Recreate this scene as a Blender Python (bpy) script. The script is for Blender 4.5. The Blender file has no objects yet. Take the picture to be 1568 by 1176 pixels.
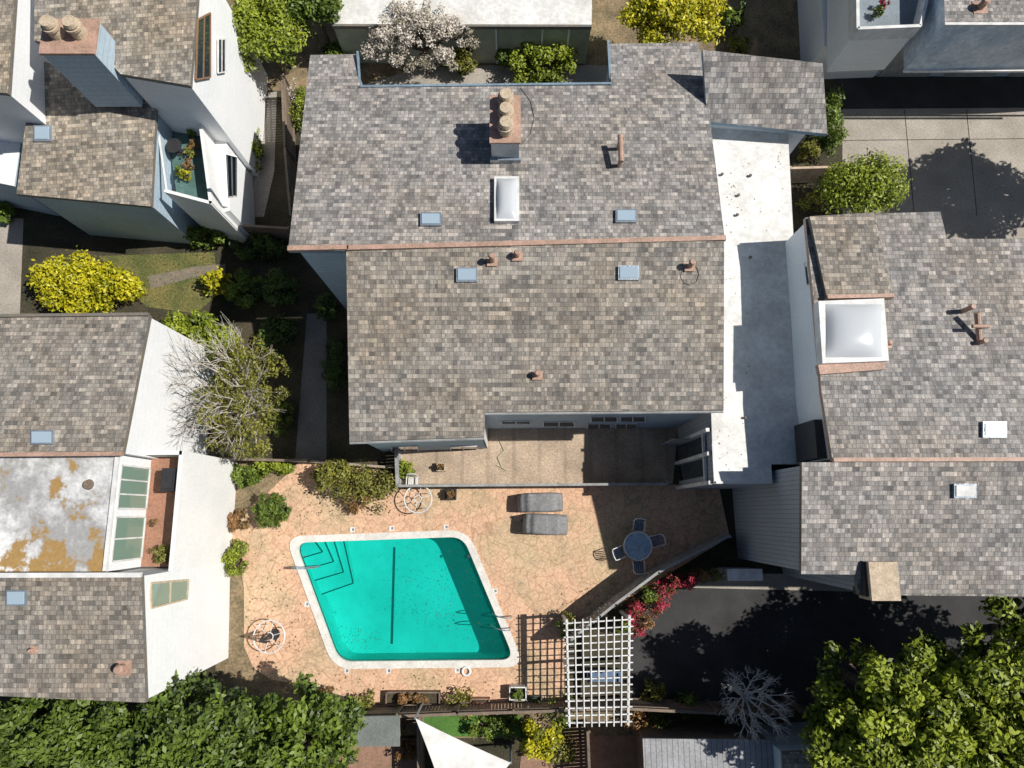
import bpy, math, random
import numpy as np
from mathutils import Vector, Matrix
from mathutils.geometry import tessellate_polygon
random.seed(7)
H=32.0; F=1045.0; T=math.radians(10.8); CT,ST=math.cos(T),math.sin(T)
sc=bpy.context.scene
# ---------- survey helpers: turn aerial-survey bearings into world points on a known plane -----------
def ray(px,py):
    u=(px-784)/F; v=-(py-588)/F
    return Vector((u, v*CT+ST, v*ST-CT))
def S(px,py,z=0.0):
    d=ray(px,py)
    a,bx,by = z if isinstance(z,tuple) else (z,0,0)
    k=(a-H)/(d.z-bx*d.x-by*d.y)
    return Vector((0,0,H))+d*k
def plane_z(pl,x,y):
    return pl[0]+pl[1]*x+pl[2]*y if isinstance(pl,tuple) else pl
def onwall(px,py,A,B,off=0.03):
    d=ray(px,py); t=Vector((B[0]-A[0],B[1]-A[1],0)).normalized(); n=Vector((t.y,-t.x,0))
    if n.dot(Vector((A[0],A[1],0)))>0: n=-n
    o=Vector((A[0],A[1],0))+n*off
    k=(n.dot(o)-0)/(n.dot(d)); return Vector((0,0,H))+d*k
# ---------- materials ----------
MATS={}
def nn(nt,t,**k):
    n=nt.nodes.new(t)
    for a,b in k.items(): setattr(n,a,b)
    return n
def base(name):
    m=bpy.data.materials.new(name); m.use_nodes=True; nt=m.node_tree
    return m,nt,nt.nodes['Principled BSDF'],nn(nt,'ShaderNodeTexCoord')
def mixc(nt,fac,a,b,mode='MIX'):
    n=nn(nt,'ShaderNodeMix',data_type='RGBA',blend_type=mode)
    for s,v in ((0,fac),(6,a),(7,b)):
        if hasattr(v,'is_linked') or isinstance(v,bpy.types.NodeSocket): nt.links.new(v,n.inputs[s])
        elif s==0: n.inputs[0].default_value=v
        else: n.inputs[s].default_value=(*v,1) if len(v)==3 else v
    return n.outputs[2]
def noise(nt,tc,scale,detail=3,rough=.6,lo=.35,hi=.65):
    n=nn(nt,'ShaderNodeTexNoise'); n.inputs['Scale'].default_value=scale; n.inputs['Detail'].default_value=detail; n.inputs['Roughness'].default_value=rough
    nt.links.new(tc.outputs['Object'],n.inputs['Vector'])
    r=nn(nt,'ShaderNodeMapRange'); r.inputs[1].default_value=lo; r.inputs[2].default_value=hi
    nt.links.new(n.outputs['Fac'],r.inputs[0]); return r.outputs[0]
def bump(nt,p,h,s=.3,d=.02):
    b=nn(nt,'ShaderNodeBump'); b.inputs['Strength'].default_value=s; b.inputs['Distance'].default_value=d
    nt.links.new(h,b.inputs['Height']); nt.links.new(b.outputs[0],p.inputs['Normal'])
def M(name,c1,c2=None,s1=.8,s2=14,rough=.8,metal=0,fine=.35,bs=.2,lines=None):
    if name in MATS: return MATS[name]
    m,nt,p,tc=base(name)
    c2=c2 or tuple(x*.75 for x in c1)
    c=mixc(nt,noise(nt,tc,s1),c1,c2)
    f=noise(nt,tc,s2,2,.7)
    c=mixc(nt,fine,c,mixc(nt,f,(.45,.45,.45),(1.35,1.35,1.35)),'MULTIPLY')
    if lines:
        ax,per,dark=lines
        sx=nn(nt,'ShaderNodeSeparateXYZ'); nt.links.new(tc.outputs['Object'],sx.inputs[0])
        mo=nn(nt,'ShaderNodeMath',operation='FRACT'); d=nn(nt,'ShaderNodeMath',operation='DIVIDE'); d.inputs[1].default_value=per
        nt.links.new(sx.outputs[ax],d.inputs[0]); nt.links.new(d.outputs[0],mo.inputs[0])
        g=nn(nt,'ShaderNodeMath',operation='LESS_THAN'); g.inputs[1].default_value=.14; nt.links.new(mo.outputs[0],g.inputs[0])
        c=mixc(nt,g.outputs[0],c,mixc(nt,1.0,c,(dark,dark,dark),'MULTIPLY'))
    nt.links.new(c,p.inputs['Base Color']); p.inputs['Roughness'].default_value=rough; p.inputs['Metallic'].default_value=metal
    if bs: bump(nt,p,f,bs)
    MATS[name]=m; return m
def shingle(name,ca,cb,tint,rot=0):
    m,nt,p,tc=base(name)
    mp=nn(nt,'ShaderNodeMapping'); mp.inputs['Rotation'].default_value=(0,0,math.radians(rot)); nt.links.new(tc.outputs['Object'],mp.inputs[0])
    sx=nn(nt,'ShaderNodeSeparateXYZ'); cx=nn(nt,'ShaderNodeCombineXYZ'); nt.links.new(mp.outputs[0],sx.inputs[0]); nt.links.new(sx.outputs[0],cx.inputs[0]); nt.links.new(sx.outputs[1],cx.inputs[1])
    def brick(w,h,ms,off,c1,c2,cm,sq=1.0,fr=3):
        b=nn(nt,'ShaderNodeTexBrick'); b.offset=off; b.squash=sq; b.squash_frequency=fr
        b.inputs['Scale'].default_value=1; b.inputs['Brick Width'].default_value=w; b.inputs['Row Height'].default_value=h
        b.inputs['Mortar Size'].default_value=ms; b.inputs['Mortar Smooth'].default_value=.3
        b.inputs['Color1'].default_value=(*c1,1); b.inputs['Color2'].default_value=(*c2,1); b.inputs['Mortar'].default_value=(*cm,1)
        nt.links.new(cx.outputs[0],b.inputs['Vector']); return b
    R=.162
    b1=brick(.22,R,.007,.43,ca,cb,tuple(x*.65 for x in cb),.65,2)
    b2=brick(.36,R,.002,.37,(1.5,1.46,1.42),(.66,.68,.70),(.7,.7,.7),.7)
    b3=brick(.12,R,.003,.41,(1.25,1.22,1.2),(.80,.81,.83),(.85,.85,.85),.8,2)
    c=mixc(nt,.85,b1.outputs[0],b2.outputs[0],'MULTIPLY'); c=mixc(nt,.85,c,b3.outputs[0],'MULTIPLY')
    c=mixc(nt,noise(nt,tc,.3,4,.6,.4,.7),c,mixc(nt,1.0,c,tint,'MULTIPLY'))
    c=mixc(nt,.6,c,mixc(nt,noise(nt,tc,1.6,4,.7,.3,.7),(.78,.79,.80),(1.2,1.19,1.17)),'MULTIPLY')
    c=mixc(nt,.45,c,mixc(nt,noise(nt,tc,24,2,.7),(.5,.5,.5),(1.5,1.5,1.5)),'MULTIPLY')
    nt.links.new(c,p.inputs['Base Color']); p.inputs['Roughness'].default_value=.9
    bump(nt,p,b1.outputs['Fac'],-.5,.02)
    return m
def leafmat(name,dark,light,tr=.25):
    m,nt,p,tc=base(name)
    a=nn(nt,'ShaderNodeAttribute',attribute_name='tint')
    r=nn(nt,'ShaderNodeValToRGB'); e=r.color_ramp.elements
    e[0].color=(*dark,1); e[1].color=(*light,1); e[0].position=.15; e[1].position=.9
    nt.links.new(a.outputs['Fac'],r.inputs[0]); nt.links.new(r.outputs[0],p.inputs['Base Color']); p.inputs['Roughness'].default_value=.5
    t=nn(nt,'ShaderNodeBsdfTranslucent'); nt.links.new(r.outputs[0],t.inputs[0])
    mx=nn(nt,'ShaderNodeMixShader'); mx.inputs[0].default_value=tr
    nt.links.new(p.outputs[0],mx.inputs[1]); nt.links.new(t.outputs[0],mx.inputs[2]); nt.links.new(mx.outputs[0],nt.nodes['Material Output'].inputs[0])
    return m
SH=shingle('shingle_grey',(.35,.34,.33),(.18,.175,.175),(.95,.89,.82))
SH2=shingle('shingle_brown',(.325,.305,.275),(.17,.158,.145),(.98,.90,.80))
SHL=shingle('shingle_warm',(.36,.335,.295),(.185,.17,.15),(1.02,.92,.78),-4)
WHITE=M('white_painted_wall',(.86,.87,.88),(.80,.82,.84),.6,9,.7,bs=.05,fine=.08,lines=(2,.35,.96))
WHITEP=M('white_parapet',(.85,.85,.84),(.78,.79,.79),.6,9,.7,bs=.05,fine=.1)
BLUE=M('blue_grey_wall',(.44,.55,.64),(.38,.48,.57),.6,9,.7,bs=.08,fine=.15,lines=(2,.3,.85))
SID=M('grey_siding',(.38,.41,.45),(.34,.37,.41),.6,9,.7,bs=.08,fine=.15,lines=(1,.17,.6))
FAS=M('fascia_blue',(.22,.32,.40),(.16,.22,.28),1,10,.6)
FASD=M('fascia_dark',(.16,.16,.15),(.2,.17,.13),1,10,.7)
PINK=M('copper_flashing',(.50,.32,.25),(.36,.24,.18),2,12,.6)
FLAT=M('white_membrane_roof',(.80,.80,.78),(.64,.63,.60),.7,5,.6,fine=.25,bs=.05)
TRIM=M('white_trim',(.80,.80,.79),None,2,10,.5,fine=.08,bs=0)
CONC=M('concrete',(.42,.38,.33),(.31,.28,.24),.5,12,.9)
CONCL=M('concrete_tan',(.54,.42,.31),(.36,.28,.21),.7,12,.9,fine=.45,lines=(0,1.2,.85))
ASPH=M('asphalt',(.05,.05,.052),(.03,.03,.031),.5,20,.9)
WOOD=M('weathered_wood',(.24,.18,.13),(.15,.12,.1),1.5,14,.85)
GFEN=M('grey_fence',(.36,.37,.37),(.26,.26,.26),1.5,14,.85)
BARK=M('bark',(.16,.12,.09),(.08,.065,.05),3,14,.95)
BARKW=M('pale_bark',(.6,.56,.5),(.4,.36,.32),3,14,.95)
SOIL=M('soil',(.08,.065,.04),(.035,.035,.018),.6,9,.95,fine=.6,bs=.6)
GRAV=M('gravel_mulch',(.30,.22,.13),(.15,.12,.07),1.2,9,.95,fine=.6,bs=.5)
LAWN=M('lawn_grass',(.19,.165,.055),(.09,.11,.03),.9,9,.95,fine=.6,bs=.6)
TERRA=M('terracotta_tile',(.40,.2,.13),(.32,.17,.11),1,12,.8)
METAL=M('galvanised_metal',(.42,.48,.54),(.34,.4,.46),2,10,.4,.6,fine=.15)
POT=M('clay_pot_cream',(.60,.49,.36),(.45,.36,.26),4,14,.8)
DARK=M('dark_metal',(.035,.035,.04),None,2,10,.5,fine=.1)
CABLE=M('grey_cable',(.07,.065,.06),None,2,10,.5,fine=.1)
COVER=M('grey_fabric_cover',(.25,.25,.255),(.19,.19,.195),2,10,.8)
TEALF=M('teal_deck',(.10,.19,.18),(.07,.14,.13),1,9,.7)
BLUEP=M('blue_fabric',(.12,.19,.3),(.08,.13,.22),3,9,.7)
RED=M('red_pavers',(.34,.2,.14),(.24,.15,.1),2,14,.9)
SHADE=M('white_canvas',(.8,.79,.77),None,1,6,.8,fine=.08,bs=0)
CORR=M('corrugated_metal',(.35,.36,.38),(.25,.25,.26),1,10,.6,fine=.3,lines=(0,.22,.5))
def glass(name,c,r=.06):
    m,nt,p,tc=base(name); p.inputs['Base Color'].default_value=(*c,1); p.inputs['Roughness'].default_value=r; p.inputs['Metallic'].default_value=.0
    p.inputs['Specular IOR Level'].default_value=.9; return m
GLASS=glass('window_glass',(.03,.045,.055)); GLASSG=glass('green_glass',(.20,.30,.24)); SKYL=glass('skylight_glass',(.36,.46,.55),.15)
DOME=glass('skylight_acrylic',(.55,.58,.61),.16)
def stained():
    m,nt,p,tc=base('stained_membrane')
    c=mixc(nt,noise(nt,tc,.55,6,.7,.38,.56),(.80,.81,.82),(.36,.36,.36))
    sx=nn(nt,'ShaderNodeSeparateXYZ'); nt.links.new(tc.outputs['Object'],sx.inputs[0])
    e=nn(nt,'ShaderNodeMapRange'); e.inputs[1].default_value=-2.1; e.inputs[2].default_value=-.7; e.inputs[3].default_value=.17; e.inputs[4].default_value=0; nt.links.new(sx.outputs[1],e.inputs[0])
    n=nn(nt,'ShaderNodeTexNoise'); n.inputs['Scale'].default_value=1.1; n.inputs['Detail'].default_value=6; n.inputs['Roughness'].default_value=.65; nt.links.new(tc.outputs['Object'],n.inputs['Vector'])
    ad=nn(nt,'ShaderNodeMath',operation='ADD'); nt.links.new(n.outputs['Fac'],ad.inputs[0]); nt.links.new(e.outputs[0],ad.inputs[1])
    r=nn(nt,'ShaderNodeMapRange'); r.inputs[1].default_value=.57; r.inputs[2].default_value=.63; nt.links.new(ad.outputs[0],r.inputs[0])
    c=mixc(nt,r.outputs[0],c,(.38,.24,.09))
    c=mixc(nt,.25,c,mixc(nt,noise(nt,tc,8),(.5,.5,.5),(1.2,1.2,1.2)),'MULTIPLY')
    nt.links.new(c,p.inputs['Base Color']); p.inputs['Roughness'].default_value=.6; return m
STAIN=stained()
def flag():
    m,nt,p,tc=base('flagstone_paving')
    n=nn(nt,'ShaderNodeTexNoise'); n.inputs['Scale'].default_value=1.2; nt.links.new(tc.outputs['Object'],n.inputs['Vector'])
    add=nn(nt,'ShaderNodeVectorMath',operation='MULTIPLY_ADD'); add.inputs[1].default_value=(.25,.25,0); nt.links.new(n.outputs['Color'],add.inputs[0]); nt.links.new(tc.outputs['Object'],add.inputs[2])
    v=nn(nt,'ShaderNodeTexVoronoi',feature='DISTANCE_TO_EDGE'); v.inputs['Scale'].default_value=2.3; nt.links.new(add.outputs[0],v.inputs['Vector'])
    w=nn(nt,'ShaderNodeTexVoronoi',feature='F1'); w.inputs['Scale'].default_value=2.3; nt.links.new(add.outputs[0],w.inputs['Vector'])
    g=nn(nt,'ShaderNodeMapRange'); g.inputs[1].default_value=.015; g.inputs[2].default_value=.05; nt.links.new(v.outputs['Distance'],g.inputs[0])
    sp=nn(nt,'ShaderNodeSeparateColor'); nt.links.new(w.outputs['Color'],sp.inputs[0])
    c=mixc(nt,sp.outputs[0],(.70,.44,.29),(.60,.38,.25))
    c=mixc(nt,noise(nt,tc,.3,4,.6,.45,.60),c,(.55,.41,.26))
    c=mixc(nt,noise(nt,tc,.6,7,.72,.52,.74),c,(.34,.24,.15))
    c=mixc(nt,g.outputs[0],mixc(nt,1.0,c,(.78,.75,.73),'MULTIPLY'),c)
    c=mixc(nt,.5,c,mixc(nt,noise(nt,tc,10,4,.75),(.5,.5,.5),(1.4,1.4,1.4)),'MULTIPLY')
    nt.links.new(c,p.inputs['Base Color']); p.inputs['Roughness'].default_value=.85
    bump(nt,p,g.outputs[0],.3,.01); return m
FLAG=flag()
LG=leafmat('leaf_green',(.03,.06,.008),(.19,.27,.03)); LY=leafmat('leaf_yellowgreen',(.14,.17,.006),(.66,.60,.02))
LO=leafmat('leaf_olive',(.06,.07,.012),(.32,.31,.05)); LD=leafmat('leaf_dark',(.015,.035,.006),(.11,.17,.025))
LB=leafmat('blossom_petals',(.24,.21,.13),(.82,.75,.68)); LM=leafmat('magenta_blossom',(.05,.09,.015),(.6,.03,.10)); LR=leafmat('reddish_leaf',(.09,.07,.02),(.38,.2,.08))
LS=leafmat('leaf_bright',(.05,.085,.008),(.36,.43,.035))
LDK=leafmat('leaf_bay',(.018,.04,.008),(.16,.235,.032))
# ---------- mesh helpers ----------
def top(name,loc=None):
    e=bpy.data.objects.new(name,None); sc.collection.objects.link(e); e.empty_display_size=.3; return e
def mk(name,v,f,mat,parent=None,mi=None,smooth=False):
    me=bpy.data.meshes.new(name); me.from_pydata([tuple(x) for x in v],[],f)
    for m in (mat if isinstance(mat,(list,tuple)) else [mat]): me.materials.append(m)
    if mi is not None: me.polygons.foreach_set('material_index',mi)
    if smooth: me.polygons.foreach_set('use_smooth',[True]*len(f))
    me.update(); o=bpy.data.objects.new(name,me); sc.collection.objects.link(o)
    if parent: o.parent=parent
    return o
class B:
    def __init__(s): s.v=[];s.f=[];s.m=[]
    def add(s,v,f,m=0):
        o=len(s.v); s.v+= [Vector(x) for x in v]; s.f+=[tuple(i+o for i in q) for q in f]; s.m+=[m]*len(f)
    def box(s,c,d,rot=0,m=0,tilt=0):
        c=Vector(c); R=Matrix.Rotation(rot,3,'Z')@Matrix.Rotation(tilt,3,'Y')
        v=[c+R@Vector((x*d[0]/2,y*d[1]/2,z*d[2]/2)) for x in(-1,1) for y in(-1,1) for z in(-1,1)]
        s.add(v,[(0,1,3,2),(4,6,7,5),(0,4,5,1),(2,3,7,6),(0,2,6,4),(1,5,7,3)],m)
    def cyl(s,a,b,r0,r1=None,n=10,m=0,cap=True):
        a=Vector(a);b=Vector(b); r1=r0 if r1 is None else r1; d=(b-a).normalized()
        t=d.orthogonal().normalized(); w=d.cross(t); v=[]
        for P,r in((a,r0),(b,r1)):
            for i in range(n):
                q=2*math.pi*i/n; v.append(P+t*(r*math.cos(q))+w*(r*math.sin(q)))
        f=[(i,(i+1)%n,n+(i+1)%n,n+i) for i in range(n)]
        if cap: f+=[tuple(range(n-1,-1,-1)),tuple(range(n,2*n))]
        s.add(v,f,m)
    def torus(s,c,R,r,n=24,k=6,m=0):
        c=Vector(c); v=[];f=[]
        for i in range(n):
            a=2*math.pi*i/n
            for j in range(k):
                b=2*math.pi*j/k; v.append(c+Vector(((R+r*math.cos(b))*math.cos(a),(R+r*math.cos(b))*math.sin(a),r*math.sin(b))))
        for i in range(n):
            for j in range(k): f.append((i*k+j,((i+1)%n)*k+j,((i+1)%n)*k+(j+1)%k,i*k+(j+1)%k))
        s.add(v,f,m)
    def path(s,pts,r,n=6,m=0):
        for a,b in zip(pts[:-1],pts[1:]): s.cyl(a,b,r,n=n,m=m)
    def done(s,name,mats,parent=None,smooth=False): return mk(name,s.v,s.f,mats,parent,s.m,smooth)
def area(p): return sum(p[i][0]*p[(i+1)%len(p)][1]-p[(i+1)%len(p)][0]*p[i][1] for i in range(len(p)))/2
def ccw(p): return p if area(p)>0 else p[::-1]
def inset(p,d):
    n=len(p); out=[]
    for i in range(n):
        a,b,c=[Vector((q[0],q[1])) for q in(p[i-1],p[i],p[(i+1)%n])]
        e1=(b-a).normalized(); e2=(c-b).normalized(); n1=Vector((-e1.y,e1.x)); n2=Vector((-e2.y,e2.x))
        k=(n1+n2); k=k/max(k.length_squared,.3)*2
        out.append(b+k*d)
    return out
def solid(name,tp,bot,mats,parent=None,side=0):
    n=len(tp); v=[Vector(q) for q in tp]
    v+= [Vector((q[0],q[1],q[2]-bot[1] if isinstance(bot,tuple) else bot)) for q in tp]
    tr=tessellate_polygon([[Vector((q[0],q[1],0)) for q in tp]])
    f=[];mi=[]
    for t in tr:
        t=tuple(t)
        if area([tp[i] for i in t])<0: t=t[::-1]
        f.append(t);mi.append(0); f.append(tuple(i+n for i in t[::-1]));mi.append(side)
    for i in range(n): f.append((i,i+n,(i+1)%n+n,(i+1)%n)); mi.append(side)
    return mk(name,v,f,mats,parent,mi)
def pxpoly(pts,pl): return ccw([S(x,y,pl) for x,y in pts])
def roof(parent,pts,pl,mat,fas,wall,ins=.22,z0=0,th=.2,walls=True):
    tp=pxpoly(pts,pl); solid('roof',tp,('t',th),[mat,fas],parent,1)
    if walls:
        ip=inset(tp,ins); w=[Vector((q.x,q.y,plane_z(pl,q.x,q.y)-th-.003)) for q in ip]
        solid('walls',w,z0,[wall],parent)
        return tp,w
    return tp,None
def sheet(name,pts,z,mat,parent=None):
    tp=pxpoly(pts,z); tr=tessellate_polygon([tp]); f=[]
    for t in tr:
        t=tuple(t); f.append(t if area([tp[i] for i in t])>0 else t[::-1])
    return mk(name,tp,f,mat,parent)
def slab(parent,name,pts,pl,h,mat,sidem=None,sink=.05):
    tp=[q+Vector((0,0,h)) for q in pxpoly(pts,pl)]
    return solid(name,tp,('t',h+sink),[mat,sidem or mat],parent,1)
def rect(cx,cy,w,h): return [(cx-w/2,cy-h/2),(cx+w/2,cy-h/2),(cx+w/2,cy+h/2),(cx-w/2,cy+h/2)]
def skylight(parent,cx,cy,w,h,pl,g=None):
    slab(parent,'skylight_curb',rect(cx,cy,w,h),pl,.12,METAL)
    slab(parent,'skylight_pane',rect(cx,cy,w-5,h-5),pl,.15,g or SKYL,sink=-.1)
def vent(parent,cx,cy,pl,h=.35,r=.1,m=None):
    p=S(cx,cy,pl); b=B(); b.cyl(p-Vector((0,0,.1)),p+Vector((0,0,h)),r); b.cyl(p+Vector((0,0,h)),p+Vector((0,0,h+.1)),r*1.35,r*.9); b.box(p+Vector((0,0,.02)),(r*4,r*4,.03))
    b.done('roof_vent',[m or PINK],parent)
def window(parent,quad,A,Bp,mull=1,gm=None,fm=None,fw=.07):
    q=[onwall(x,y,A,Bp,.03) for x,y in quad]
    mk('glass',q,[(0,1,2,3)],gm or GLASS,parent)
    b=B()
    def bar(a,d): b.cyl(a,d,fw*.7,n=4)
    for i in range(4): bar(q[i],q[(i+1)%4])
    for k in range(1,mull+1):
        t=k/(mull+1); bar(q[0].lerp(q[1],t),q[3].lerp(q[2],t))
    b.done('window_frame',[fm or TRIM],parent)
# ---------- vegetation ----------
def leaves(name,cen,rad,n,size,mat,seed,nc=40,parent=None,crs=(.2,.36),low=-.4,shell=.35,var=1):
    r=np.random.default_rng(seed); cen=np.array(cen,float); rad=np.array(rad,float)
    d=r.normal(size=(nc,3)); d/=np.linalg.norm(d,axis=1)[:,None]; d[:,2]=np.where(d[:,2]<low,-d[:,2],d[:,2])
    rr=r.uniform(shell,1,nc)**.6
    cc=cen+d*rr[:,None]*rad*.82*(1+var*r.uniform(-.15,.25,(nc,1)))
    cr=rad.mean()*r.uniform(crs[0],crs[1],nc)
    w=cr**2; idx=r.choice(nc,n,p=w/w.sum())
    dl=r.normal(size=(n,3)); dl/=np.linalg.norm(dl,axis=1)[:,None]
    rl=r.uniform(.15,1,n)**.45*(1+.3*var*(r.random(n)<.14))
    pos=cc[idx]+dl*(cr[idx]*rl)[:,None]*np.array([1,1,.8])
    pos[:,2]=np.maximum(pos[:,2],.03)
    nrm=dl*.5+np.array([0.1,0,.55])+r.normal(size=(n,3))*.45; nrm/=np.linalg.norm(nrm,axis=1)[:,None]
    a=np.cross(nrm,r.normal(size=(n,3))); a/=np.linalg.norm(a,axis=1)[:,None]; b=np.cross(nrm,a)
    sz=size*r.uniform(.55,1.3,n)[:,None]
    V=np.stack([pos-a*sz,pos-b*sz*.5+nrm*sz*.12,pos+a*sz,pos+b*sz*.5+nrm*sz*.12],1).reshape(-1,3)
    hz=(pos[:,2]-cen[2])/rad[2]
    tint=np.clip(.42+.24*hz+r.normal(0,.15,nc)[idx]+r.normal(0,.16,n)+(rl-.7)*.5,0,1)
    me=bpy.data.meshes.new(name); me.vertices.add(4*n); me.vertices.foreach_set('co',V.ravel())
    me.loops.add(4*n); me.loops.foreach_set('vertex_index',np.arange(4*n,dtype=np.int32))
    me.polygons.add(n); me.polygons.foreach_set('loop_start',np.arange(0,4*n,4,dtype=np.int32)); me.polygons.foreach_set('loop_total',np.full(n,4,dtype=np.int32))
    at=me.attributes.new('tint','FLOAT','POINT'); at.data.foreach_set('value',np.repeat(tint,4).astype(np.float32))
    me.materials.append(mat); me.update(calc_edges=True)
    o=bpy.data.objects.new(name,me); sc.collection.objects.link(o)
    if parent: o.parent=parent
    return o,cc
SEED=[10]
def tree(name,px,py,zc,rad,n,size,mat,nc=60,bark=None,trunk=.16,**k):
    SEED[0]+=1; e=top(name); c=S(px,py,zc)
    _,cc=leaves('crown',c,rad,n,size,mat,SEED[0],nc,e,**k)
    b=B(); g=Vector((c.x,c.y,-.05)); f=Vector((c.x,c.y,max(.3,zc-rad[2]*.6)))
    b.cyl(g,f,trunk,trunk*.7,8)
    for q in cc[::max(1,nc//22)]:
        q=Vector(q); m=f.lerp(q,.5)+Vector((random.uniform(-.2,.2),random.uniform(-.2,.2),.15))
        b.cyl(f,m,trunk*.45,trunk*.28,6); b.cyl(m,q,trunk*.28,trunk*.08,5)
    b.done('trunk',[bark or BARK],e); return e
def shrub(name,px,py,r,h,mat,n=None,size=.07,nc=None,ry=None,z=0,**kw):
    SEED[0]+=1; e=top(name); c=S(px,py,z+h*.5); ry=ry or r
    n=n or int(2600*r*ry+450)
    leaves('foliage',c,(r,ry,h*.55),n,size,mat,SEED[0],nc or int(14+16*r*ry),e,low=-.9,**kw)
    b=B(); g=Vector((c.x,c.y,z))
    for i in range(6):
        a=i*1.05; b.cyl(g,g+Vector((math.cos(a)*r*.5,math.sin(a)*ry*.5,h*.65)),.035,.012,5)
    b.done('stems',[BARK],e); return e
def branchy(b,p,d,L,r,depth,rng):
    q=p+d*L; b.cyl(p,q,r,r*.65,5,cap=False)
    if depth==0: return
    for i in range(rng.choice([2,3,3])):
        nd=(d+Vector((rng.uniform(-1,1),rng.uniform(-1,1),rng.uniform(-.25,.6)))*.75).normalized()
        branchy(b,p.lerp(q,rng.uniform(.6,1)),nd,L*rng.uniform(.62,.85),r*.6,depth-1,rng)

# ================= CAMERA, SUN, SKY =================
cam=bpy.data.cameras.new('camera'); co=bpy.data.objects.new('camera',cam); sc.collection.objects.link(co)
co.location=(0,0,H); co.rotation_euler=(T,0,0); cam.sensor_width=36; cam.lens=F/1568*36; cam.clip_end=1000; cam.clip_start=.5; sc.camera=co
EL=math.radians(51); AZ=math.radians(4)
sd=Vector((math.cos(EL)*math.cos(AZ),math.cos(EL)*math.sin(AZ),math.sin(EL)))
sl=bpy.data.lights.new('sun','SUN'); sl.energy=5.0; sl.angle=math.radians(.5); sl.color=(1,.955,.88)
so=bpy.data.objects.new('sun',sl); sc.collection.objects.link(so); so.rotation_euler=sd.to_track_quat('Z','Y').to_euler(); so.location=sd*60
w=bpy.data.worlds.new('World'); sc.world=w; w.use_nodes=True; nt=w.node_tree
sk=nt.nodes.new('ShaderNodeTexSky'); sk.sky_type='NISHITA'; sk.sun_disc=False; sk.sun_elevation=EL; sk.sun_rotation=math.pi/2-AZ
nt.links.new(sk.outputs[0],nt.nodes['Background'].inputs[0]); nt.nodes['Background'].inputs[1].default_value=.052
sc.view_settings.view_transform='Standard'; sc.view_settings.look='None'; sc.view_settings.exposure=0

# ================= POOL + GROUND =================
def rounded(pts,rads,k=7):
    pts=ccw(pts); out=[]; n=len(pts)
    for i in range(n):
        a,b,c=pts[i-1],pts[i],pts[(i+1)%n]; e1=(a-b).normalized(); e2=(c-b).normalized()
        r=rads; p1=b+e1*r; p2=b+e2*r
        for j in range(k+1):
            t=j/k; out.append(p1*(1-t)**2+b*2*t*(1-t)+p2*t*t)
    return out
pc=[S(437,821),S(716,811),S(804,1021),S(511,1024)]
pc=ccw([Vector((p.x,p.y,0)) for p in pc])
outer=rounded(pc,.85); inn=[Vector((q.x,q.y,0)) for q in inset(pc,.31)]; inner=rounded(inn,.6)
def holed(name,out,hole,z,mat):
    loops=[[Vector((p.x,p.y,0)) for p in out],[Vector((p.x,p.y,0)) for p in hole]]
    tr=tessellate_polygon(loops); al=[Vector((p.x,p.y,z)) for p in loops[0]+loops[1]]; f=[]
    for t in tr:
        t=tuple(t); f.append(t if area([al[i] for i in t])>0 else t[::-1])
    return mk(name,al,f,mat)
G=250
mid=rounded([Vector((q.x,q.y,0)) for q in inset(pc,.15)],.7)
holed('ground',[Vector((-G,-G,0)),Vector((G,-G,0)),Vector((G,G,0)),Vector((-G,G,0))],mid,0,SOIL)
deckpx=[(465,702),(600,722),(612,742),(1020,742),(1100,742),(1117,822),(985,902),(890,962),(864,990),(864,1090),(700,1092),(560,1075),(470,1050),(415,1040),(388,1022),(374,990),(374,900),(366,850),(352,815),(360,790),(400,765),(425,740)]
holed('pool_deck',pxpoly(deckpx,0),mid,.03,FLAG)
pool=top('swimming_pool')
COP=M('pool_coping',(.74,.72,.68),(.62,.60,.56),1.5,10,.7,fine=.2,bs=.1)
n=len(outer); v=[];f=[]
for lp,z in((outer,.0),(outer,.075),(inner,.075),(inner,-.14)):
    v+=[Vector((p.x,p.y,z)) for p in lp]
for k in range(3):
    for i in range(n):
        j=(i+1)%n; f.append((k*n+i,k*n+j,(k+1)*n+j,(k+1)*n+i))
mk('coping',v,f,COP,pool)
def poolmat():
    m,nt,p,tc=base('pool_plaster')
    c=mixc(nt,noise(nt,tc,.45,5,.7,.38,.66),(.27,.70,.62),(.17,.56,.48))
    c=mixc(nt,noise(nt,tc,3.2,6,.8,.61,.70),c,(.07,.34,.27))
    nt.links.new(c,p.inputs['Base Color']); p.inputs['Roughness'].default_value=.8; return m
PL=poolmat(); DT=M('dark_pool_tile',(.01,.07,.06),None,3,9,.5,bs=0)
v=[];f=[]; ZF=-1.75
for z in(-.14,-.34,ZF): v+=[Vector((p.x,p.y,z)) for p in inner]
mi=[]
for k in range(2):
    for i in range(n): j=(i+1)%n; f.append((k*n+i,k*n+j,(k+1)*n+j,(k+1)*n+i)); mi.append(1 if k==0 else 0)
f.append(tuple(range(2*n,3*n))); mi.append(0)
mk('basin',v,f,[PL,DT],pool,mi)
b=B()
a0=S(604,838,ZF+.02); a1=S(600,986,ZF+.02); dd=(a1-a0).normalized(); ang=math.atan2(dd.y,dd.x)
b.box((a0+a1)/2,((a1-a0).length,.1,.02),ang)
b.done('lane_line',[DT],pool)
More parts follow.
